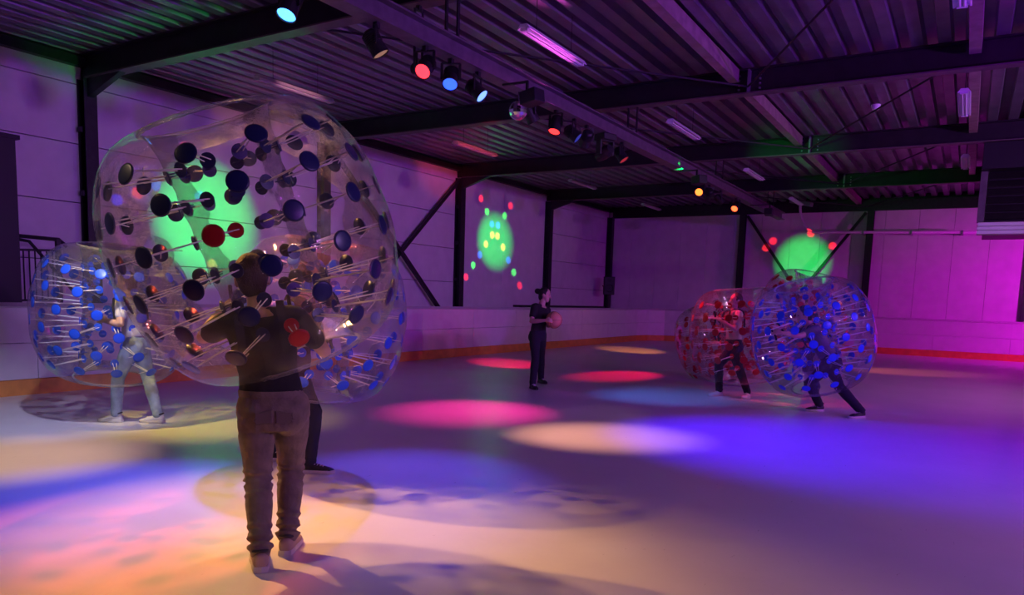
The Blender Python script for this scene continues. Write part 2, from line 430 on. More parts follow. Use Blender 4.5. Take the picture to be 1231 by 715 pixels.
# lamps of the same rail over the near part of the rink, above the frame
lbar = empty('lamp_bar', (XT, 3.6, 4.26)); tag(lbar, 'short cross bar with amber lamps above the left of the frame', 'lamp bar')
MB().tube([(-.14, 0, .0), (-2.1, 0, .0)], .03, 10).build('pipe', M['rail'], lbar)
for X in (-.16, -2.0): MB().b2((X - .02, -.02, .02), (X + .02, .02, ZD - 4.26 - .02)).build('hanger', M['steel'], lbar)
BAR = dict(z=4.02, topz=4.23)
lamp(3.6, F(370, 655), AMB, (1, .6, .2), 1050, 48, 'amber stage lamp on the cross bar, second from its end', blend=.9, strength=6, x=-6.75, **BAR)
lamp(3.75, F(480, 650), (1, .52, .2), (1, .6, .2), 560, 38, 'amber stage lamp above the frame, nearest the blue lamp', blend=1, strength=6)
lamp(3.6, F(20, 550), WARM, (1, .7, .5), 560, 34, 'warm white stage lamp on the cross bar, nearest the rail', blend=1, strength=6, x=-5.75, **BAR)
lamp(2.7, F(60, 500), (.62, .62, 1), (.7, .7, 1), 620, 36, 'cool white stage lamp above the left of the frame', blend=.9, strength=6)
lamp(3.6, F(245, 506), (1, .68, .1), (1, .7, .2), 560, 40, 'yellow stage lamp at the end of the cross bar', blend=1, strength=6, x=-7.15, **BAR)
lamp(.4, (-3.1, 2.7, .9), (1, .7, .45), (1, .7, .4), 120, 30, 'soft amber stage lamp near the camera, aimed at the foreground man', blend=1, strength=4)

# colour washes on the right wall, out of frame
def wash(loc, target, col, watts, deg, label, blend=1.0):
    e = empty('wash_light', loc); tag(e, label, 'wash light', 'wash lights along the right wall')
    d = (V(target) - V(loc)).normalized(); q = d.to_track_quat('-Z', 'Y').to_matrix().to_4x4()
    m = MB(); m.box((0, 0, .06), (.3, .2, .1)); o = m.build('housing', M['black'], e, bevel=.01); o.matrix_local = q
    m = MB()
    for i in range(-2, 3):
        for j in (-1, 0, 1): m.lathe([(.001, .0), (.02, .002), (.024, .01)], 10, Matrix.Translation((i * .052, j * .055, 0)))
    m.build('led_array', emis('led_glow', col, 4), e).matrix_local = q
    b = V((XR_ - .01 - loc[0], 0, 0)) if loc[0] > 4 else V((0, 0, ZD - loc[2]))
    m = MB(); m.bar((0, 0, 0), b, .03, .03); m.build('bracket', M['steel'], e)
    spot('spot_light', V(loc) + d * .05, target, col, watts, deg, blend, .12, e)
wash((5.6, 23.5, 3.2), (2.5, 27.4, .9), MAG, 1500, 110, 'magenta wash light on the right wall near the back boards')
wash((5.7, 9.0, 3.0), (-2.5, 12.0, 5.0), (.33, .02, 1), 1300, 120, 'violet wash light on the right wall aimed up at the roof deck')
wash((5.7, 3.0, 3.0), (-4, 9.0, 4.9), (.5, .04, 1), 420, 120, 'purple wash light on the right wall nearer the entrance')
wash((5.7, 14.0, 3.2), (-6, 16.0, 1.5), (.75, .36, .8), 620, 100, 'added pink ambient fill light on the right wall aimed across the rink')  # added fill for the pinkish ambient light
wash((5.7, 5.0, 3.2), (-8, 6.0, .5), (.55, .3, .95), 680, 100, 'added lilac ambient fill light on the right wall aimed across the floor')  # added fill for the lilac ambient light on the floor

# effect projectors that throw the green discs and coloured dots on the walls
def effect(y, big, bigdeg, dots, label, side=.35, watts=2500, dotw=500):
    loc = V((XT + side, y, ZL)); e = empty('effect_projector', (XT + side, y, 4.05)); tag(e, label, 'effect projector', 'effect projectors on the rail')
    d = (V(big) - loc).normalized(); q = d.to_track_quat('-Z', 'Y').to_matrix().to_4x4(); T = Matrix.Translation((0, 0, ZL - 4.05)) @ q
    m = MB(); m.box((0, 0, .08), (.2, .16, .24)); o = m.build('housing', M['black'], e, bevel=.012); o.matrix_local = T
    m = MB(); m.lathe([(.001, -.052), (.05, -.05), (.055, -.04)], 16); m.build('lens', M['mirror'], e).matrix_local = T
    m = MB(); m.bar((0, 0, -.012), (-side, 0, -.012), .04, .02); m.bar((0, 0, 0), (0, 0, ZL - 4.05 + .05), .03, .03); m.build('bracket', M['black'], e)
    p = loc + d * .12
    spot('green_beam', p, big, GRN, watts, bigdeg, .8, .03, e)
    for t, c, dg in dots: spot('dot_beam', p, t, c, dotw, dg, .25, .01, e)
    return e
dl = []
for x, y, c in [(313, 155, 'r'), (407, 178, 'r'), (332, 197, 'g'), (388, 210, 'g'), (348, 236, 'b'), (367, 240, 'b'), (349, 271, 'y'), (365, 274, 'y'), (329, 300, 'y'), (383, 310, 'y'),
                (309, 334, 'b'), (400, 351, 'b'), (288, 367, 'g'), (417, 390, 'g'), (265, 405, 'r'), (436, 432, 'r')]:
    dl.append((on_x(x / 2.647 + 460, y / 2.647 + 180, XW), dict(r=(1, .02, .02), g=(.05, 1, .1), b=(.02, .15, 1), y=(1, .8, .05))[c], 1.5))
spot('red_fitting_fill', (XT - .15, 9.39, 3.9), (-9.2, 13.4, 4.52), (1, .07, .1), 900, 14, .8, .03, l_r2)  # extra spot added to redden a left-row tube fitting
spot('pink_fitting_fill', (XT - .15, 6.46, 3.9), (-9.1, 8.4, 4.5), (1, .35, .5), 420, 13, .9, .03, l_r1)  # extra spot added to brighten the tube fitting above the foreground bubble
spot('pink_fitting_fill', (XT + .15, 9.39, 3.85), (-4.65, 8.4, 4.52), (1, .1, .8), 110, 50, 1, .03, l_r2)  # extra spot added to turn the nearest middle-row fitting bright pink
ef1 = effect(14.6, on_x(595, 290, XW), 12.5, dl, 'effect projector that throws the green disc and dots on the left wall', watts=3000, dotw=4500)
db = [(on_y(x, y, YB), (1, .02, .02), 2.2) for x, y in ((929.4, 289.6), (921, 297.8), (1000.7, 295.4), (975, 280.5))]
ef2 = effect(20.2, on_y(965, 315, YB), 16.5, db, 'effect projector that throws the green disc on the back wall', side=.5, watts=1600, dotw=2200)
df_ = [(on_x(x, y, XW), c, 1.6) for x, y, c in ((165, 232, (1, .02, .02)), (222, 177, (1, .02, .02)), (141, 240, (.03, .03, 1)), (187, 222, (.02, .2, 1)), (240, 236, (.02, .15, 1)), (255, 318, (.9, .8, .1)))]
ef3 = effect(8.0, on_x(248, 265, XW), 19, df_, 'effect projector that throws the green disc behind the foreground bubble', side=.35, watts=3000, dotw=3000)
lamp(6.927, (-8.5, 6.927, 4.66), GRN, (.1, 1, .2), 160, 22, 'small added green spot that tints the roof beam flange, beside the first red lamp', blend=.9, x=-5.6, z=4.0, topz=ZB, size=.7, strength=.5)  # lamp added only to light the underside of the beam green
spot('green_spill', (XT + .2, 14.4, 3.95), (-6.4, 15.0, 5.05), GRN, 160, 30, .8, .03, ef1)
spot('green_spill', (XT + .7, 13.5, 3.95), (-3.0, 19.6, 5.05), GRN, 120, 34, .8, .03, ef2)

# ------------------------------------------------------------------ mirror ball and dead moving heads on the rail
p = on_x(623, 133, XT)
mb_ = empty('mirror_ball', (p.x, p.y, p.z)); tag(mb_, 'small mirror ball hanging under the lighting rail beside a pale blue lamp', 'mirror ball')
MB().ball((0, 0, 0), .12, 16, 10).build('mirrored_globe', M['mirror'], mb_)
MB().tube([(0, 0, .11), (0, 0, 4.05 - p.z)], .008, 6).build('hanger', M['black'], mb_)
def moving_head(px, py, label, yaw):
    p = on_x(px, py, XT)
    e = empty('moving_head', (p.x, p.y, 4.05), (0, 0, yaw)); tag(e, label, 'moving head', 'moving heads on the rail')
    MB().b2((-.14, -.12, -.1), (.14, .12, 0)).build('base', M['black'], e, bevel=.015)
    m = MB(); m.b2((-.15, -.05, -.32), (-.12, .05, -.08)); m.b2((.12, -.05, -.32), (.15, .05, -.08)); m.b2((-.15, -.05, -.11), (.15, .05, -.08)); m.build('yoke', M['black'], e)
    T = Matrix.Translation((0, 0, -.28)) @ Euler((R(70), 0, 0)).to_matrix().to_4x4()
    MB().lathe([(.001, .14), (.07, .13), (.1, .05), (.1, -.05), (.075, -.16), (.07, -.16), (.001, -.14)], 18, T).build('head', M['black'], e)
    MB().lathe([(.001, -.165), (.04, -.166), (.066, -.161)], 16, T).build('lens', M['mirror'], e)
moving_head(728, 164, 'unlit black moving head right of the second red lamp', 1.2)

# ------------------------------------------------------------------ fluorescent fittings
FIT = None
def fitting(x, y, label, tilt=0.0, L=1.5):
    e = empty('tube_fitting', (x, y, 4.52), (0, 0, tilt)); tag(e, label, 'light fitting', 'tube fittings under the roof')
    m = MB(); h = L / 2
    sec = [(-.085, .0), (-.045, .055), (.045, .055), (.085, .0), (.075, -.004), (.04, .02), (-.04, .02), (-.075, -.004)]
    m.rings([[V((a, -h, b)) for a, b in sec], [V((a, h, b)) for a, b in sec]]); m.build('tray', M['white'], e)
    for s in (-1, 1): MB().tube([(s * .022, -h + .05, -.004), (s * .022, h - .05, -.004)], .013, 8).build('tube', M['white'], e)
    for s in (-1, 1):
        MB().b2((-.05, s * (h - .03) - .02, -.018), (.05, s * (h - .03) + .02, .02)).build('lampholder', M['white'], e)
        MB().tube([(0, s * h * .6, .055), (0, s * h * .6, ZD - .03 - 4.52)], .004, 5).build('wire', M['steel'], e)
names_l = {-9.2: 'left row of roof tubes', -4.65: 'middle row of roof tubes', -.32: 'right row of roof tubes'}
fy = [3.3, 8.4, 13.35, 18.5, 23.6]
fl_lab = {(-9.2, 0): 'white tube fitting at the top left corner of the view', (-9.2, 1): 'white tube fitting just above the foreground bubble',
 (-9.2, 2): 'white tube fitting near the left wall, lit red, above the leaning wall brace', (-9.2, 3): 'white tube fitting above the column behind the woman in black',
 (-9.2, 4): 'farthest white tube fitting near the left wall', (-4.65, 1): 'bright pink tube fitting at the top centre, nearest of the middle row',
 (-4.65, 2): 'purple lit tube fitting between two roof beams, second of the middle row', (-4.65, 3): 'tube fitting right of the far orange lamps, third of the middle row',
 (-4.65, 4): 'farthest tube fitting of the middle row, in front of the back wall', (-.32, 1): 'tube fitting at the top right edge, nearest of the right row',
 (-.32, 2): 'upright looking tube fitting beside the right purlin', (-.32, 3): 'tube fitting left of the dark bulkhead, below the right purlin'}
for (x, k), lab in fl_lab.items(): fitting(x, fy[k] - (.05 if x > -1 else 0), lab)

# smoke detector under the deck
p = on_z(1053, 128, ZD - .03)
sd = MB().lathe([(.001, -.06), (.06, -.055), (.075, -.02), (.08, .03)], 16, cap=True).build('smoke_detector', M['white']); sd.location = p
tag(sd, 'small round white smoke detector under the ribbed roof', 'smoke detector')

# ------------------------------------------------------------------ dark bulkhead with louvres, upper right
bk = empty('roof_unit', (0, 17.45, 2.96)); tag(bk, 'dark boxed in unit with louvred front hanging at the upper right', 'roof unit')
m = MB(); m.b2((.12, .2, .26), (5.9, 4.5, 1.70)); m.build('casing', M['black'], bk)
MB().b2((-.02, -.25, 1.22), (5.9, .19, 1.72)).build('upper_panel', M['black'], bk, bevel=.01)
MB().b2((-.02, -.02, .24), (.1, .19, 1.21)).build('side_frame', M['rail'], bk)
for i in range(6):
    rot = Euler((R(-35), 0, 0)).to_matrix(); MB().box((3.0, .09, .36 + i * .155), (5.78, .02, .15), rot).build('louvre', M['roofbeam'], bk)
for i in range(3): MB().b2((.0 - .0, -.1 + .03 * i, .0 + i * .08), (5.9, .2, .07 + i * .08)).build('ledge', M['wall'], bk, bevel=.006)

# conduit with a security camera on the back wall
pa = on_y(962, 247, YB - .62); pb = on_y(966, 266, YB - .62); pc = on_y(983, 279, YB - .62); pd = on_y(1178, 279, YB - .62)
cd = empty('conduit', (pa.x, pa.y, pa.z)); tag(cd, 'pale curved conduit running along the back wall from a small box', 'conduit')
def bez(P, n=14):
    out = []
    for i in range(n + 1):
        t = i / n; out.append(P[0] * (1 - t) ** 2 + P[1] * (2 * t * (1 - t)) + P[2] * t * t)
    return out
o0 = V(pa)
pts = [q - o0 for q in bez([V(pa), V((pa.x + .05, pa.y, pc.z + .05)), V(pc)])] + [V(pd) - o0]
MB().tube(pts, .045, 8).build('pipe', M['white'], cd, smooth=True)
m = MB(); m.bar((-.3, -.05, .16), (.42, -.28, -.02), .22, .14); m.build('junction_box', M['grey'], cd, bevel=.02)
for t in (.3, .6, .9):
    c = (V(pc) - o0).lerp(V(pd) - o0, t); MB().b2(c + V((-.03, -.055, -.055)), c + V((.03, .6, .055))).build('clip', M['grey'], cd)

# loudspeaker on the corner column
sp = empty('loudspeaker', (-11.75, 26.2, 1.99)); tag(sp, 'black loudspeaker fixed to the far corner column above the boards', 'loudspeaker')
sp.rotation_euler = (0, 0, R(30))
MB().b2((-.2, -.18, -.34), (.2, .18, .34)).build('cabinet', M['black'], sp, bevel=.02)
MB().lathe([(.001, 0), (.1, -.02), (.15, .01)], 18, Matrix.Translation((0, -.185, -.1)) @ Euler((R(90), 0, 0)).to_matrix().to_4x4()).build('woofer', M['strap'], sp)
MB().lathe([(.001, 0), (.04, -.02), (.06, .01)], 14, Matrix.Translation((0, -.185, .2)) @ Euler((R(90), 0, 0)).to_matrix().to_4x4()).build('tweeter', M['strap'], sp)
MB().tube([(0, .15, 0), (-.2, .4, 0)], .03, 8).build('bracket', M['steel'], sp)
MB().tube([(0, 0, -.34), (0, 0, -1.985)], .04, 8).build('stand_pole', M['steel'], sp)

# dark rail behind the left boards and the stair by the left edge
tr = empty('bench', (-11.0, 19.6, 0)); tag(tr, 'low black bench top showing just above the boards behind the woman', 'bench')
a = on_x(622, 369, -11.0); b = on_x(722, 369, -11.0)
MB().b2((-.15, a.y - 19.6, 1.17), (.15, b.y - 19.6, 1.23)).build('bench_top', M['black'], tr)
for y in (a.y + .3, (a.y + b.y) / 2, b.y - .3): MB().b2((-.03, y - 19.63, 0), (.03, y - 19.57, 1.17)).build('leg', M['steel'], tr)
XS = -11.5
pr = empty('partition', (XS, 4.8, 0)); tag(pr, 'tall black partition at the left edge behind the boards', 'partition')
MB().b2((-.06, -.9, 0), (.06, on_x(17, 200, XS).y - 4.8, 3.40)).build('leaf', M['black'], pr)
MB().b2((-.08, -.92, 3.40), (.08, on_x(22, 200, XS).y - 4.8, 3.46)).build('top_cap', M['steel'], pr)
rl = empty('stair_railing', (XS, 5.4, 0)); tag(rl, 'black metal stair railing with thin bars behind the left bubble', 'railing')
def L_(x, y): return on_x(x, y, XS) - V((XS, 5.4, 0))
MB().tube([L_(19, 283), L_(71, 288), L_(80, 296)], .028, 8).build('top_rail', M['steel'], rl)
MB().tube([L_(19, 287), L_(35, 290), L_(60, 318), L_(90, 352)], .024, 8).build('handrail', M['steel'], rl)
MB().tube([L_(19, 300), L_(70, 301)], .016, 6).build('middle_rail', M['steel'], rl)
MB().tube([L_(19, 361), L_(72, 360)], .016, 6).build('bottom_rail', M['steel'], rl)
for i in range(8):
    p = L_(22 + i * 7, 330); MB().tube([(p.x, p.y, L_(22, 361).z), (p.x, p.y, L_(22, 300).z)], .010, 6).build('baluster', M['steel'], rl)
for xx in (17.5, 71): p = L_(xx, 330); MB().b2((p.x - .03, p.y - .03, 0), (p.x + .03, p.y + .03, L_(xx, 287).z)).build('newel_post', M['steel'], rl)

# ------------------------------------------------------------------ bubble balls
RB, R0, HZ, NL = .80, .31, .72, 12
ROWS = [-.52, -.32, -.11, .11, .32, .52]
def prof(th):
    c = max(math.cos(th), 0); s = math.sin(th)
    return R0 + .06 + (RB - R0 - .06) * c ** .9, HZ * math.copysign(abs(s) ** .93, s)
def th_of(z):
    return math.copysign(math.asin(min(1, (abs(z) / HZ) ** (1 / .93))), z)
def outer_anchor(i, j):
    th = th_of(ROWS[i]); r, z = prof(th); a = 2 * PI * (j + .5 * (i % 2)) / NL
    e = .02; r1, z1 = prof(th - e); r2, z2 = prof(th + e)
    t = V((r2 - r1, z2 - z1)).normalized(); n = V((t.y, -t.x))
    if n.x < 0: n = -n
    ca, sa = math.cos(a), math.sin(a)
    return V((r * ca, r * sa, z)), V((n.x * ca, n.x * sa, n.y)), a
def inner_anchor(i, j):
    z = ROWS[i] * .92; a = 2 * PI * (j + .5 * (i % 2)) / NL
    return V((R0 * math.cos(a), R0 * math.sin(a), z)), V((-math.cos(a), -math.sin(a), 0)), a
ANCH = [(i, j) for i in range(6) for j in range(NL)]
def skin_mesh():
    m = MB(); n = 120; k = 64
    AP = [outer_anchor(*q) for q in ANCH]
    rings = []
    for a in range(k + 1):
        th = -PI / 2 + PI * a / k; r, z = prof(th); ring = []
        for b in range(n):
            an = 2 * PI * b / n
            p = V((r * math.cos(an), r * math.sin(an), z)); d = 0
            for (q, nn, _) in AP:
                s2 = (p - q).length_squared
                if s2 < .06: d += .026 * math.exp(-s2 / .0075)
            nrm = V((math.cos(an) * math.cos(th), math.sin(an) * math.cos(th), math.sin(th)))
            ring.append(p - nrm * d)
        rings.append(ring)
    m.rings(rings, cap=False)
    return m.mesh('bubble_skin', True)
def tunnel_mesh():
    m = MB(); n = 72; k = 30; AP = [inner_anchor(*q) for q in ANCH]; rings = []
    for a in range(k + 1):
        u = -1 + 2 * a / k; z = HZ * u; r = R0 + .06 * abs(u) ** 5; ring = []
        for b in range(n):
            an = 2 * PI * b / n; p = V((r * math.cos(an), r * math.sin(an), z)); d = 0
            for (q, _, _) in AP:
                s2 = (p - q).length_squared
                if s2 < .03: d += .02 * math.exp(-s2 / .004)
            ring.append(p + V((math.cos(an), math.sin(an), 0)) * (d - .012))
        rings.append(ring)
    m.rings(rings, cap=False); return m.mesh('tunnel_skin', True)
SK = skin_mesh(); SK.materials.append(M['film']); TN = tunnel_mesh(); TN.materials.append(M['film'])
def disc_mesh(r, mt):
    me = MB().lathe([(.001, .006), (r * .8, .006), (r, .003), (r, -.003), (.001, -.004)], 18).mesh('patch', True); me.materials.append(mt); return me
def tab_mesh(mt):
    m = MB(); m.lathe([(.001, .004), (.042, .003), (.042, -.003), (.001, -.003)], 14)
    m.add([(-.03, 0, 0), (.03, 0, 0), (0, 0, -.05), (-.03, .006, 0), (.03, .006, 0), (0, .006, -.05)], [(0, 1, 2), (3, 5, 4), (0, 3, 4, 1), (1, 4, 5, 2), (2, 5, 3, 0)])
    me = m.mesh('tab'); me.materials.append(mt); return me
DISC = {k: disc_mesh(.056, M[k]) for k in ('blue_shaded', 'blue', 'red')}
DISCB = {k: disc_mesh(.068, M[k]) for k in ('blue_shaded', 'blue', 'red')}
TAB = {k: tab_mesh(M[k]) for k in ('blue_shaded', 'blue', 'red')}
CORD = []
for i in range(6):
    a, _, _ = outer_anchor(i, 0); b, _, _ = inner_anchor(i, 0); a0 = 2 * PI * .5 * (i % 2) / NL
    rr = Matrix.Rotation(-a0, 3, 'Z'); a = rr @ a; b = rr @ b
    m = MB(); off = V((0, .018, 0))
    m.tube([a + off * .3 - V((.03, 0, 0)), b + off + V((.02, 0, 0))], .0035, 5); m.tube([a - off * .3 - V((.03, 0, 0)), b - off + V((.02, 0, 0))], .0035, 5)
    m.tube([a - V((.12, 0, 0)) + off, a - V((.16, .02, .03)) - off * 1.6], .003, 4)
    me = m.mesh('cord'); me.materials.append(M['cord']); CORD.append(me)
def orient(p, n):
    return Matrix.Translation(p) @ n.to_track_quat('Z', 'Y').to_matrix().to_4x4()
def bubble(c, lean, spin, col, label, scale=1.0, inner=None, redpx=(), wearer=None):
    """lean: the direction the tunnel axis points"""
    q = V(lean).normalized().to_track_quat('Z', 'Y') @ Matrix.Rotation(spin, 3, 'Z').to_quaternion()
    e = empty('bubble_ball', c); e.rotation_euler = q.to_euler(); e.scale = (scale,) * 3
    tag(e, label, 'bubble ball', 'inflatable bubble balls')
    redset = set()
    mw_ = Matrix.Translation(V(c)) @ q.to_matrix().to_4x4() @ Matrix.Scale(scale, 4)
    for px_ in redpx:
        best = None
        for n_, (i, j) in enumerate(ANCH):
            d_ = mw_ @ outer_anchor(i, j)[0] - V((0, 0, CAMH)); t_ = d_.dot(CW)
            if t_ > V(c).dot(CW): continue
            u_ = (CXP + FPX * d_.dot(CR) / t_, CYP - FPX * d_.dot(CU) / t_); k_ = (u_[0] - px_[0]) ** 2 + (u_[1] - px_[1]) ** 2
            if best is None or k_ < best[0]: best = (k_, n_)
        redset.add(best[1])
    put('outer_skin', SK, e); put('inner_tunnel', TN, e)
    inner = inner or col
    for n_, (i, j) in enumerate(ANCH):
        p, nn, a = outer_anchor(i, j); put('dot_patch', DISC[col] if n_ not in redset else DISC['red'], e, mw=orient(p - nn * .024, nn))
        p2, n2, _ = inner_anchor(i, j); put('anchor_tab', TAB[inner] if n_ not in redset else TAB['red'], e, mw=orient(p2 - n2 * .014, -n2))
        put('cord', CORD[i], e, mw=Matrix.Rotation(a, 4, 'Z'))
    for s in (-1, 1):
        rim = MB(); rim.rings([[V(((R0 + .06 + .012 * math.cos(t) + .002 * math.sin(u * 23)) * math.cos(u), (R0 + .06 + .012 * math.cos(t) + .002 * math.sin(u * 23)) * math.sin(u), s * HZ + .012 * math.sin(t) + .0015 * math.sin(u * 31))) for t in [2 * PI * k / 6 for k in range(6)]] for u in [2 * PI * k / 120 for k in range(120)]], closed=True)
        rim.build('rim_seam', M['rim'], e, smooth=True)
    if wearer:
        w_ = wearer[1]; inv = mw_.inverted(); k = w_['k']
        for s in (-1, 1):
            loop = [(.135, -.16), (.138, .0), (.115, .085), (.05, .118), (-.04, .118), (-.11, .085), (-.135, .0), (-.13, -.16)]
            pts = [w_['chest'] + w_['St'] * (s * .105 * k) + w_['Ft'] * (a * k) + w_['sp'] * ((b - .03) * k) for a, b in loop]
            mm = MB()
            for a, b in zip(pts[:-1], pts[1:]):
                d = (b - a).normalized() * .004; mm.bar(inv @ (a - d), inv @ (b + d), .045, .006, up=inv.to_3x3() @ (w_['St'].cross(b - a)))
            mm.build('shoulder_strap', M['strap'], e)
            h_ = w_['knots'][0 if s == 1 else 1]
            MB().tube([inv @ (h_ - w_['sp'] * .11 + w_['Ft'] * .02), inv @ (h_ - w_['sp'] * .06), inv @ (h_ + w_['sp'] * .06), inv @ (h_ + w_['sp'] * .11 + w_['Ft'] * .02)], .013, 8).build('handle', M['strap'], e)
    return e
UP = V((0, 0, 1)); RT = V((CR.x, CR.y, 0)).normalized(); AW = V((-RT.y, RT.x, 0))

# ------------------------------------------------------------------ people
def remesh(mb, name, mt, parent, voxel=.008, smooth=6, sub=0, base=V((0, 0, 0))):
    me = MB(); me.v = [tuple(V(p) - base) for p in mb.v]; me.f = mb.f; me.mi = mb.mi
    raw = me.mesh(name); o = bpy.data.objects.new(name, raw); link(o)
    r = o.modifiers.new('r', 'REMESH'); r.mode = 'VOXEL'; r.voxel_size = voxel; r.use_smooth_shade = True
    if smooth:
        s = o.modifiers.new('s', 'SMOOTH'); s.factor = .5; s.iterations = smooth
    dg = bpy.context.evaluated_depsgraph_get(); nm = bpy.data.meshes.new_from_object(o.evaluated_get(dg))
    bpy.data.objects.remove(o); bpy.data.meshes.remove(raw)
    nm.name = name; nm.materials.clear(); nm.materials.append(mt)
    nm.polygons.foreach_set('use_smooth', [True] * len(nm.polygons))
    ob = bpy.data.objects.new(name, nm); link(ob, parent); return ob
def ik(a, b, l1, l2, pole):
    a = V(a); b = V(b); d = b - a; L = d.length
    if L > (l1 + l2) * .999: 
        return a + d * (l1 / (l1 + l2))
    x = (l1 * l1 - l2 * l2 + L * L) / (2 * L); h = math.sqrt(max(l1 * l1 - x * x, 0)); dn = d / L
    pp = V(pole); pp = (pp - dn * pp.dot(dn)).normalized()
    return a + dn * x + pp * h
def limb(mb, pts, rs, n=16, sub=6, wr=None, ref=None):
    """tapered limb through pts with rounded ends; wr(u)->wrinkle factor"""
    P = []; Q = []
    pts = [V(p) for p in pts]; k = len(pts)
    for i in range(k - 1):
        for s in range(sub):
            t = s / sub; t2 = t * t * (3 - 2 * t)
            P.append(pts[i].lerp(pts[i + 1], t)); Q.append(rs[i] * (1 - t2) + rs[i + 1] * t2)
    P.append(pts[-1]); Q.append(rs[-1])
    d0 = (P[1] - P[0]).normalized(); d1 = (P[-1] - P[-2]).normalized()
    PP = [P[0] - d0 * Q[0] * .9, P[0] - d0 * Q[0] * .5] + P + [P[-1] + d1 * Q[-1] * .5, P[-1] + d1 * Q[-1] * .9]
    QQ = [Q[0] * .4, Q[0] * .86] + Q + [Q[-1] * .86, Q[-1] * .4]
    if wr: QQ = [q * (1 + wr(i / (len(QQ) - 1))) for i, q in enumerate(QQ)]
    mb.tube(PP, QQ, n, ref=ref)
def sect(mb, secs, S, F_, n=20, pw=1.0):
    """trunk: secs = (centre, half width along S, half depth along F)"""
    rings = []
    def ring(c, a, b): return [c + S * (a * math.cos(2 * PI * j / n)) + F_ * (b * math.sin(2 * PI * j / n)) for j in range(n)]
    out = []
    for i in range(len(secs) - 1):
        for s in range(4):
            t = s / 4; out.append((secs[i][0].lerp(secs[i + 1][0], t), secs[i][1] * (1 - t) + secs[i + 1][1] * t, secs[i][2] * (1 - t) + secs[i + 1][2] * t))
    out.append(secs[-1])
    mb.rings([ring(*q) for q in out])

def shoe(par, ankle, toe, mt, solem, label=None, size=.27, base=V((0, 0, 0)), pitch=0.0, lacem='cord'):
    """ankle: point on the ground under the ankle (heel side); toe: ground direction"""
    d = V((toe[0], toe[1], 0)).normalized(); s = V((-d.y, d.x, 0)); a = V(ankle) - base
    rotp = Matrix.Rotation(pitch, 3, s)
    k = size / .27
    def P(f, sd, z): return a + rotp @ (d * (f * k) + s * (sd * k) + UP * (z * k))
    n = 18
    # upper: sections from heel to toe (x, halfwidth, z low, z high)
    secs = [(-.068, .018, .02, .075), (-.062, .034, .015, .092), (-.03, .040, .012, .098), (.01, .041, .012, .092), (.045, .043, .012, .080), (.09, .047, .012, .066), (.13, .048, .012, .055), (.165, .042, .013, .047), (.19, .028, .014, .038), (.2, .010, .018, .03)]
    rings = []
    for x_, hw, zl, zh in secs:
        r = []
        for j in range(n):
            t = 2 * PI * j / n; cy, sz = math.cos(t), math.sin(t)
            yy = hw * math.copysign(abs(cy) ** .75, cy); zz = (zl + zh) / 2 + (zh - zl) / 2 * math.copysign(abs(sz) ** .8, sz)
            r.append(P(x_, yy * (1 - .15 * max(sz, 0)), zz))
        rings.append(r)
    m = MB(); m.rings(rings); u = m.build('shoe', mt, par, smooth=True)
    u.modifiers.new('sub', 'SUBSURF').levels = 1; u.modifiers['sub'].render_levels = 2
    if label: u['label'] = label
    out = [(-.076, .0), (-.066, .034), (-.02, .043), (.04, .044), (.1, .051), (.15, .049), (.185, .034), (.206, .012), (.209, 0)]
    ol = out + [(x_, -y_) for x_, y_ in reversed(out[1:-1])]
    m = MB(); m.rings([[P(x_ * .985, y_ * .94, 0.001 if pitch == 0 else 0) for x_, y_ in ol], [P(x_, y_, .008) for x_, y_ in ol], [P(x_, y_, .022) for x_, y_ in ol], [P(x_ * .98, y_ * .92, .030) for x_, y_ in ol]])
    m.build('sole', solem, u, smooth=False)
    m = MB(); m.tube([P(-.055 + .02 * math.cos(t) * 1.8 + .03, .036 * math.sin(t), .096 - .012 * math.cos(t)) for t in [2 * PI * i / 16 for i in range(17)]], .008 * k, 6, cap=False); m.build('collar', M['shoe_black'] if mt is not M['shoe_black'] else M['strap'], u, smooth=True)
    m = MB()
    for i in range(4):
        x_ = .045 + i * .022; z_ = .082 - i * .0065
        m.tube([P(x_, -.028, z_ - .012), P(x_ + .004, 0, z_ + .004), P(x_, .028, z_ - .012)], .0035 * k, 5)
    m.build('lace', M[lacem], u)
    return u

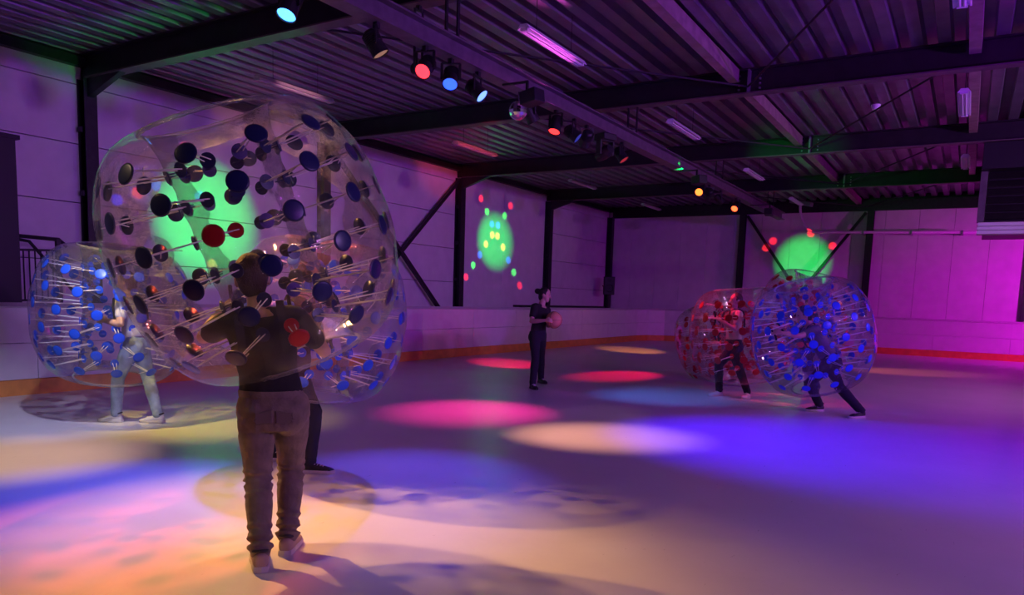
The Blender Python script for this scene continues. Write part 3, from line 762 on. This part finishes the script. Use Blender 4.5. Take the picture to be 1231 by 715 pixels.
def person(label, base, face, hip, chest, head, feet, toes, hands, H=1.7, top='shirt_black', bottom='trousers_dark', shoe_m='shoe_black', sole_m='sole', hair='hair_dark', bun=False,
           vox=.0085, look=None, jeans=False, knees=None, elbows=None, sleeve=.62, pitches=(0, 0), legwr=.04, long_hair=False, hipw=1.0, legscale=1.0):
    base = V((base[0], base[1], 0)); k = H / 1.7
    e = empty('person', base); tag(e, label, 'person')
    Fd = V((face[0], face[1], 0)).normalized(); S = V((-Fd.y, Fd.x, 0))     # S = the person's left
    hip = V(hip); chest = V(chest); head = V(head); look = V(look).normalized() if look is not None else Fd
    chest = hip + (chest - hip).normalized() * (.47 * k); head = chest + (head - chest).normalized() * (.235 * k)
    sp_ = (chest - hip).normalized()
    Ft = (Fd - sp_ * Fd.dot(sp_)).normalized(); St = sp_.cross(Ft)
    if St.dot(S) < 0: St = -St
    hj = {+1: hip + S * (.088 * k), -1: hip - S * (.088 * k)}
    sj = {+1: chest + St * (.175 * k), -1: chest - St * (.175 * k)}
    body = MB(); tro = MB(); shi = MB(); knots = []
    neck = chest + sp_ * (.055 * k)
    # trunk
    def trunk(mb, g, lo=0.0, hi=1.0):
        T = [(-.10, .150, .105), (-.03, .165, .118), (.07, .155, .108), (.20, .140, .098), (.32, .155, .108), (.42, .172, .112), (.475, .150, .095), (.52, .085, .07)]
        L = (chest - hip).length / .47
        secs = [(hip + sp_ * (z * L), a * k * g, b * k * g) for z, a, b in T if lo <= z <= hi]
        sect(mb, secs, St, Ft)
    trunk(body, .93)
    trunk(shi, 1.06, .0, .5)
    limb(shi, [chest - sp_ * .03 * k, chest + sp_ * .022 * k], [.085 * k, .066 * k])
    for s in (1, -1): limb(shi, [chest + sp_ * .0 * k, sj[s] - sp_ * .005 * k], [.075 * k, .062 * k])
    limb(body, [chest + sp_ * .02 * k, neck + (head - neck) * .55], [.062 * k, .05 * k])
    # head
    hu = (head - neck).normalized() * .5 + UP * .5; hu.normalize(); hf = (look - hu * look.dot(hu)).normalized(); hs = hu.cross(hf)
    rot = Matrix((hf, hs, hu)).transposed()
    body.ball(head + hu * .015 * k, (.098 * k, .077 * k, .108 * k), 20, 14, rot)
    body.ball(head + hf * .030 * k - hu * .06 * k, (.062 * k, .054 * k, .06 * k), 16, 10, rot)
    body.ball(head + hf * .062 * k - hu * .098 * k, (.026 * k, .03 * k, .02 * k), 12, 8, rot)
    limb(body, [head + hf * .092 * k + hu * .012 * k, head + hf * .112 * k - hu * .03 * k], [.009 * k, .015 * k], 8, 3)
    limb(body, [head + hf * .090 * k - hu * .068 * k + hs * .018 * k, head + hf * .090 * k - hu * .068 * k - hs * .018 * k], [.008 * k, .008 * k], 8, 3)
    for s in (1, -1):
        body.ball(head + hs * (s * .08 * k) - hu * .012 * k - hf * .005 * k, (.022 * k, .012 * k, .034 * k), 10, 8, rot)
    # arms and hands
    for s, hd in ((1, hands[0]), (-1, hands[1])):
        hd = V(hd); sh = sj[s]
        pole = (elbows[0 if s == 1 else 1] if elbows else (-Fd * .5 + S * s * .6 - UP * .8))
        el = ik(sh, hd, .29 * k, .26 * k, pole)
        fa = (hd - el).normalized(); wr_ = el + fa * .245 * k
        limb(body, [sh, sh.lerp(el, .45), el, el.lerp(wr_, .35), wr_], [.052 * k, .047 * k, .038 * k, .040 * k, .026 * k])
        # sleeve
        limb(shi, [chest + (sh - chest) * .75, sh, sh.lerp(el, sleeve)], [.07 * k, .066 * k, .06 * k], sub=4)
        # hand: palm, four curled fingers, thumb off the side
        inn = (-S * s * .7 + Ft * .3 - UP * .2); inn = (inn - fa * inn.dot(fa)).normalized(); ac = fa.cross(inn).normalized()
        pc_ = wr_ + fa * .05 * k; knots.append(wr_ + fa * .10 * k + inn * .022 * k)
        pr_ = Matrix((fa, ac, inn)).transposed()
        body.ball(pc_, (.052 * k, .042 * k, .017 * k), 14, 8, pr_)
        for q, (off, ln) in enumerate(((-.030, .062), (-.010, .072), (.011, .068), (.030, .054))):
            b0 = wr_ + fa * .082 * k + ac * off * k; b1 = b0 + (fa * .8 + inn * .45).normalized() * ln * .5 * k; b2 = b1 + (fa * .25 + inn * .9).normalized() * ln * .35 * k; b3 = b2 + (inn * .8 - fa * .4).normalized() * ln * .22 * k
            limb(body, [b0 - fa * .02, b0, b1, b2, b3], [.0095 * k, .0098 * k, .009 * k, .0085 * k, .0075 * k], 8, 2)
        th = -ac if s == 1 else ac
        b0 = wr_ + fa * .03 * k + th * .03 * k; b1 = b0 + (fa * .6 + th * .6 + inn * .3).normalized() * .035 * k; b2 = b1 + (fa * .8 + inn * .6).normalized() * .03 * k
        limb(body, [b0 - th * .01, b0, b1, b2], [.013 * k, .012 * k, .0105 * k, .009 * k], 8, 2)
    # legs
    for idx, s in ((0, 1), (1, -1)):
        ft = V(feet[idx]); ank = ft + UP * (.085 * k)
        td = V((toes[idx][0], toes[idx][1], 0)).normalized()
        kn = ik(hj[s], ank, .43 * k * legscale, .42 * k * legscale, knees[idx] if knees else (Fd + td * .5))
        limb(body, [hj[s], hj[s].lerp(kn, .4), kn, kn.lerp(ank, .35), ank], [.075 * k, .07 * k, .05 * k, .05 * k, .033 * k])
        limb(body, [ank - UP * .03 * k, ft + UP * .04 * k + td * .1 * k], [.03 * k, .028 * k])
        ph = random.random() * 6
        def wrk(u, ph=ph):
            z = 0
            for c0, w0, am in ((.5, .10, 1.0), (.93, .10, 1.5), (.12, .08, .15)): z += am * math.exp(-((u - c0) / w0) ** 2)
            return legwr * z * (math.sin(u * 92 + ph) + .6 * math.sin(u * 151 + ph * 2)) * .6
        hem = ank + UP * .01 * k
        g = 1.0 if not jeans else 1.0
        limb(tro, [hj[s] + UP * .02 * k, hj[s].lerp(kn, .35), hj[s].lerp(kn, .75), kn, kn.lerp(hem, .3), kn.lerp(hem, .65), hem],
             [.098 * k, .092 * k, .075 * k, .068 * k, .069 * k, .060 * k, .056 * k], 20, 10, wrk)
        shoe(e, ft, td, M[shoe_m], M[sole_m], size=.275 * k, base=base, pitch=pitches[idx])
    L = (chest - hip).length / .47
    sect(tro, [(hip + sp_ * (z * L) - S * 0, a * k * hipw, b * k * hipw) for z, a, b in ((-.10, .135, .112), (-.05, .168, .128), (.02, .172, .128), (.085, .160, .115))], S, Fd)
    for s in (1, -1): tro.ball(hip + S * (s * .072 * k) - Fd * .040 * k - UP * .03 * k, (.09 * k, .092 * k, .105 * k), 14, 10)
    ob = remesh(body, 'body', M['skin'], e, .0075, 3, base=base)
    remesh(tro, 'trousers', M[bottom], e, vox, 1 if jeans else 3, base=base)
    remesh(shi, 'shirt', M[top], e, .010, 5, base=base)
    hr = MB()
    hr.ball(head + hu * .026 * k - hf * .016 * k, (.098 * k, .087 * k, .108 * k), 20, 14, rot)
    hr.ball(head - hf * .045 * k - hu * .03 * k, (.062 * k, .075 * k, .085 * k), 16, 10, rot)
    if bun: hr.ball(head - hf * .135 * k + hu * .045 * k, (.055 * k, .055 * k, .05 * k), 14, 10, rot); limb(hr, [head - hf * .08 * k + hu * .03 * k, head - hf * .12 * k + hu * .045 * k], [.035 * k, .03 * k])
    if long_hair: limb(hr, [head - hf * .06 * k, head - hf * .09 * k - hu * .14 * k, head - hf * .09 * k - hu * .24 * k], [.07 * k, .06 * k, .03 * k])
    hm = remesh(hr, 'hair', M[hair], e, .010, 4, base=base)
    # cut the hair away from the face
    bm = bmesh.new(); bm.from_mesh(hm.data); kill = []
    for v in bm.verts:
        q = (v.co + base) - head; f_, u_ = q.dot(hf), q.dot(hu)
        if f_ > .04 * k and u_ < .05 * k: kill.append(v)
        elif f_ > -.015 * k and u_ < -.005 * k: kill.append(v)
    bmesh.ops.delete(bm, geom=kill, context='VERTS'); bm.to_mesh(hm.data); bm.free()
    so = hm.modifiers.new('thick', 'SOLIDIFY'); so.thickness = .008; so.offset = -1
    for s in (1, -1):
        MB().ball(head + hf * .082 * k + hs * (s * .031 * k) + hu * .010 * k - base, (.009 * k, .013 * k, .008 * k), 10, 8, rot).build('eye', M['eye'], e, smooth=True)
    return e, dict(hip=hip, chest=chest, S=S, F=Fd, k=k, base=base, St=St, Ft=Ft, sp=sp_, hands=[V(h_) for h_ in hands], knots=knots)

# foreground man, seen from behind, leaning with his bubble
t1 = 4.03
f1 = F(313, 687); f2 = F(346, 667)
aw = (V((f1.x, f1.y, 0)) + V((f2.x, f2.y, 0))) / 2; awd = aw.normalized()
e1, d1 = p_front = person('person in washed brown jeans seen from behind inside the large foreground bubble', (aw.x, aw.y), awd,
    at(329, 492, t1), at(312, 372, t1), at(297, 305, t1 + .05), (f1 + awd * .05, f2 + awd * .05), (awd + RT * -.05, awd + RT * .25), (at(268, 372, t1 + .36), at(362, 385, t1 + .36)),
    H=1.76, bottom='jeans_brown', shoe_m='shoe_tan', hair='hair_brown', jeans=True, vox=.006, legwr=.24, hipw=1.0, legscale=.875)
hp, S_, Fd_, bs = d1['hip'], d1['S'], d1['F'], d1['base']
m = MB()
rg = []
for zz, g in ((.072, 1.0), (.076, 1.025), (.10, 1.02), (.112, 1.0)):
    rg.append([hp - bs + d1['sp'] * zz + S_ * (.166 * g * math.cos(2 * PI * j / 28)) + Fd_ * (.122 * g * math.sin(2 * PI * j / 28)) for j in range(28)])
m.rings(rg, cap=False); wbn = m.build('waistband', M['jeans_brown'], e1, smooth=True)
tro_ = [c_ for c_ in e1.children if c_.name.startswith('trousers')][0]
for s in (1, -1):
    c = hp - bs + S_ * (s * .074) - Fd_ * .26 - UP * .015
    prof_ = [(-.05, .05), (.05, .05), (.052, -.045), (0, -.07), (-.052, -.045)]
    m = MB(); n_ = 10; vs_ = []
    for i in range(n_ + 1):
        for j in range(n_ + 1):
            a_ = -.052 + .104 * i / n_; lo = -.07 + .025 * abs(a_) / .052; vs_.append(c + S_ * a_ + UP * (lo + (.05 - lo) * j / n_))
    m.add(vs_, [(i * (n_ + 1) + j, i * (n_ + 1) + j + 1, (i + 1) * (n_ + 1) + j + 1, (i + 1) * (n_ + 1) + j) for i in range(n_) for j in range(n_)])
    po = m.build('back_pocket', M['jeans_seam'], e1, smooth=True)
    sw = po.modifiers.new('wrap', 'SHRINKWRAP'); sw.target = tro_; sw.wrap_method = 'NEAREST_SURFACEPOINT'; sw.wrap_mode = 'ABOVE_SURFACE'; sw.offset = .004
    po.modifiers.new('thick', 'SOLIDIFY').thickness = .006

# second player, just behind, facing right
t2 = 5.96; f = F(372, 568); g = F(326, 553)
p_second = person('person in dark trousers standing behind the foreground man, facing right', ((f.x + g.x) / 2, (f.y + g.y) / 2), RT, at(354, 436, t2), at(364, 368, t2), at(370, 326, t2),
    (F(326, 553), F(372, 568)), (RT, RT), (at(395, 400, 5.8), at(385, 405, 6.1)), H=1.66, hair='hair_brown', shoe_m='shoe_black', top='shirt_black')
# player at the left in light jeans, walking to the left
t3 = 7.88; f = F(140, 507); g = F(190, 508)
p_left = person('person in pale blue jeans and white shoes walking left under the left bubble', ((f.x + g.x) / 2, (f.y + g.y) / 2), -RT, at(163, 414, t3), at(156, 366, t3), at(150, 323, t3 + .02),
    (f, g), (-RT, -RT), (at(125, 385, 7.7), at(130, 385, 8.1)), H=1.6, bottom='jeans_light', shoe_m='shoe_white', top='shirt_white', hair='hair_brown', legscale=.97)
# woman in black carrying a ball
t4 = 12.15; f = F(640, 467); g = F(650, 460)
e4, d4 = person('woman dressed all in black with a hair bun, holding an orange ball', (f.x / 2 + g.x / 2, f.y / 2 + g.y / 2), RT * .75 - AW * .65, at(646.5, 403, t4), at(650, 373, t4), at(655, 354, t4),
    (g, f), (RT * .5 - AW, RT * .35 - AW), (at(661, 384, t4 - .12), at(656, 385, t4 - .34)), H=1.62, hair='hair_dark', bun=True, look=RT * 1 - AW * .25, sole_m='shoe_black')
bl = empty('ball', at(666, 384.5, t4 - .22)); tag(bl, 'orange ball held against the waist by the woman in black', 'ball')
MB().ball((0, 0, 0), .135, 24, 16).build('cover', M['ball'], bl, smooth=True)
m = MB()
for ax in range(3):
    pts = []
    for i in range(33):
        a = 2 * PI * i / 32; p = [0, 0, 0]; p[(ax + 1) % 3] = .1355 * math.cos(a); p[(ax + 2) % 3] = .1355 * math.sin(a); pts.append(p)
    m.tube(pts, .003, 5, cap=False)
m.build('seam', M['shoe_black'], bl)
# players on the right
t5 = 11.8; f = gr(864, 11.75); g = gr(898, 11.6)
p_pale = person('person in a pale top and dark trousers inside the red dotted bubble', ((f.x + g.x) / 2, (f.y + g.y) / 2), -RT - AW * .2, at(882, 414, t5), at(882, 375, t5), at(887, 347, t5), (g, f) if False else (f, g), (-RT - AW * .4, -RT * .6 - AW),
    (at(866, 385, t5 - .2), at(870, 380, t5 + .25)), H=1.68, top='shirt_white', shoe_m='shoe_white', hair='hair_dark')
t6 = 10.1; f = F(984, 494); g = F(1034, 502)
p_lean = person('person in dark clothes bending forward to the left inside the blue dotted bubble', ((f.x + g.x) / 2, (f.y + g.y) / 2), -RT, at(998, 432, t6), at(974, 394, t6), at(961, 369, t6), (f, g), (-RT - AW * .2, -RT - AW * .5),
    (at(938, 400, t6 - .25), at(942, 398, t6 + .25)), H=1.7, top='shirt_grey', bottom='trousers_dark', hair='hair_dark', look=-RT - UP * .3)
t7 = 12.8; f = gr(970, 12.8); g = gr(982, 12.65)
p_rear = person('person hidden behind the player who leans left, under the rearmost red dotted bubble', ((f.x + g.x) / 2, (f.y + g.y) / 2), -RT - AW, at(972, 412, t7), at(967, 376, t7), at(962, 352, t7), (f, g), (-AW - RT, -AW - RT * .5),
    (at(955, 385, t7 - .3), at(975, 385, t7 - .3)), H=1.66, hair='hair_brown')
t8 = 14.2; f = gr(866, 14.2); g = gr(878, 14.05)
p_far = person('person crouching behind the player in the pale top, under the farthest left red dotted bubble', ((f.x + g.x) / 2, (f.y + g.y) / 2), RT - AW, at(872, 424, t8), at(869, 391, t8), at(868, 366, t8), (g, f), (-AW + RT * .3, -AW + RT * .3),
    (at(882, 395, t8 - .3), at(862, 395, t8 - .3)), H=1.62, hair='hair_dark')

# ------------------------------------------------------------------ the bubbles, worn by the players
bubble(at(308, 292, 4.02), UP - RT * .34 - AW * .2, .35, 'blue_shaded', 'large clear bubble ball with shade-toned blue dots worn by the man in the foreground', .925, redpx=((287, 279), (352, 372)), wearer=p_front)
bubble(at(385, 384, 5.96), UP + RT * .1, .1, 'blue', 'clear bubble ball with blue dots partly hidden behind the foreground bubble', .86, wearer=p_second)
bubble(at(137, 377, 7.88), UP + RT * .12 - AW * .1, .2, 'blue', 'clear bubble ball with blue dots at the left, worn over pale jeans', .97, wearer=p_left)
bubble(at(891, 403, 11.8), UP - RT * .1, .0, 'red', 'clear bubble ball with red dots and white cords, left of the blue dotted one', 1.02, wearer=p_pale)
bubble(at(976, 404, 10.10), UP - RT * .3 - AW * .15, .5, 'blue', 'clear bubble ball with blue dots worn by the player leaning left', 1.0, wearer=p_lean)
bubble(at(966, 380, 12.8), UP + RT * .25, .3, 'red', 'clear bubble ball with red dots peeking out above the blue dotted bubble', 1.0, wearer=p_rear)
bubble(at(863, 409, 14.2), UP - RT * .35, .8, 'red', 'clear bubble ball with red dots, farthest left of the group on the right', 1.0, wearer=p_far)
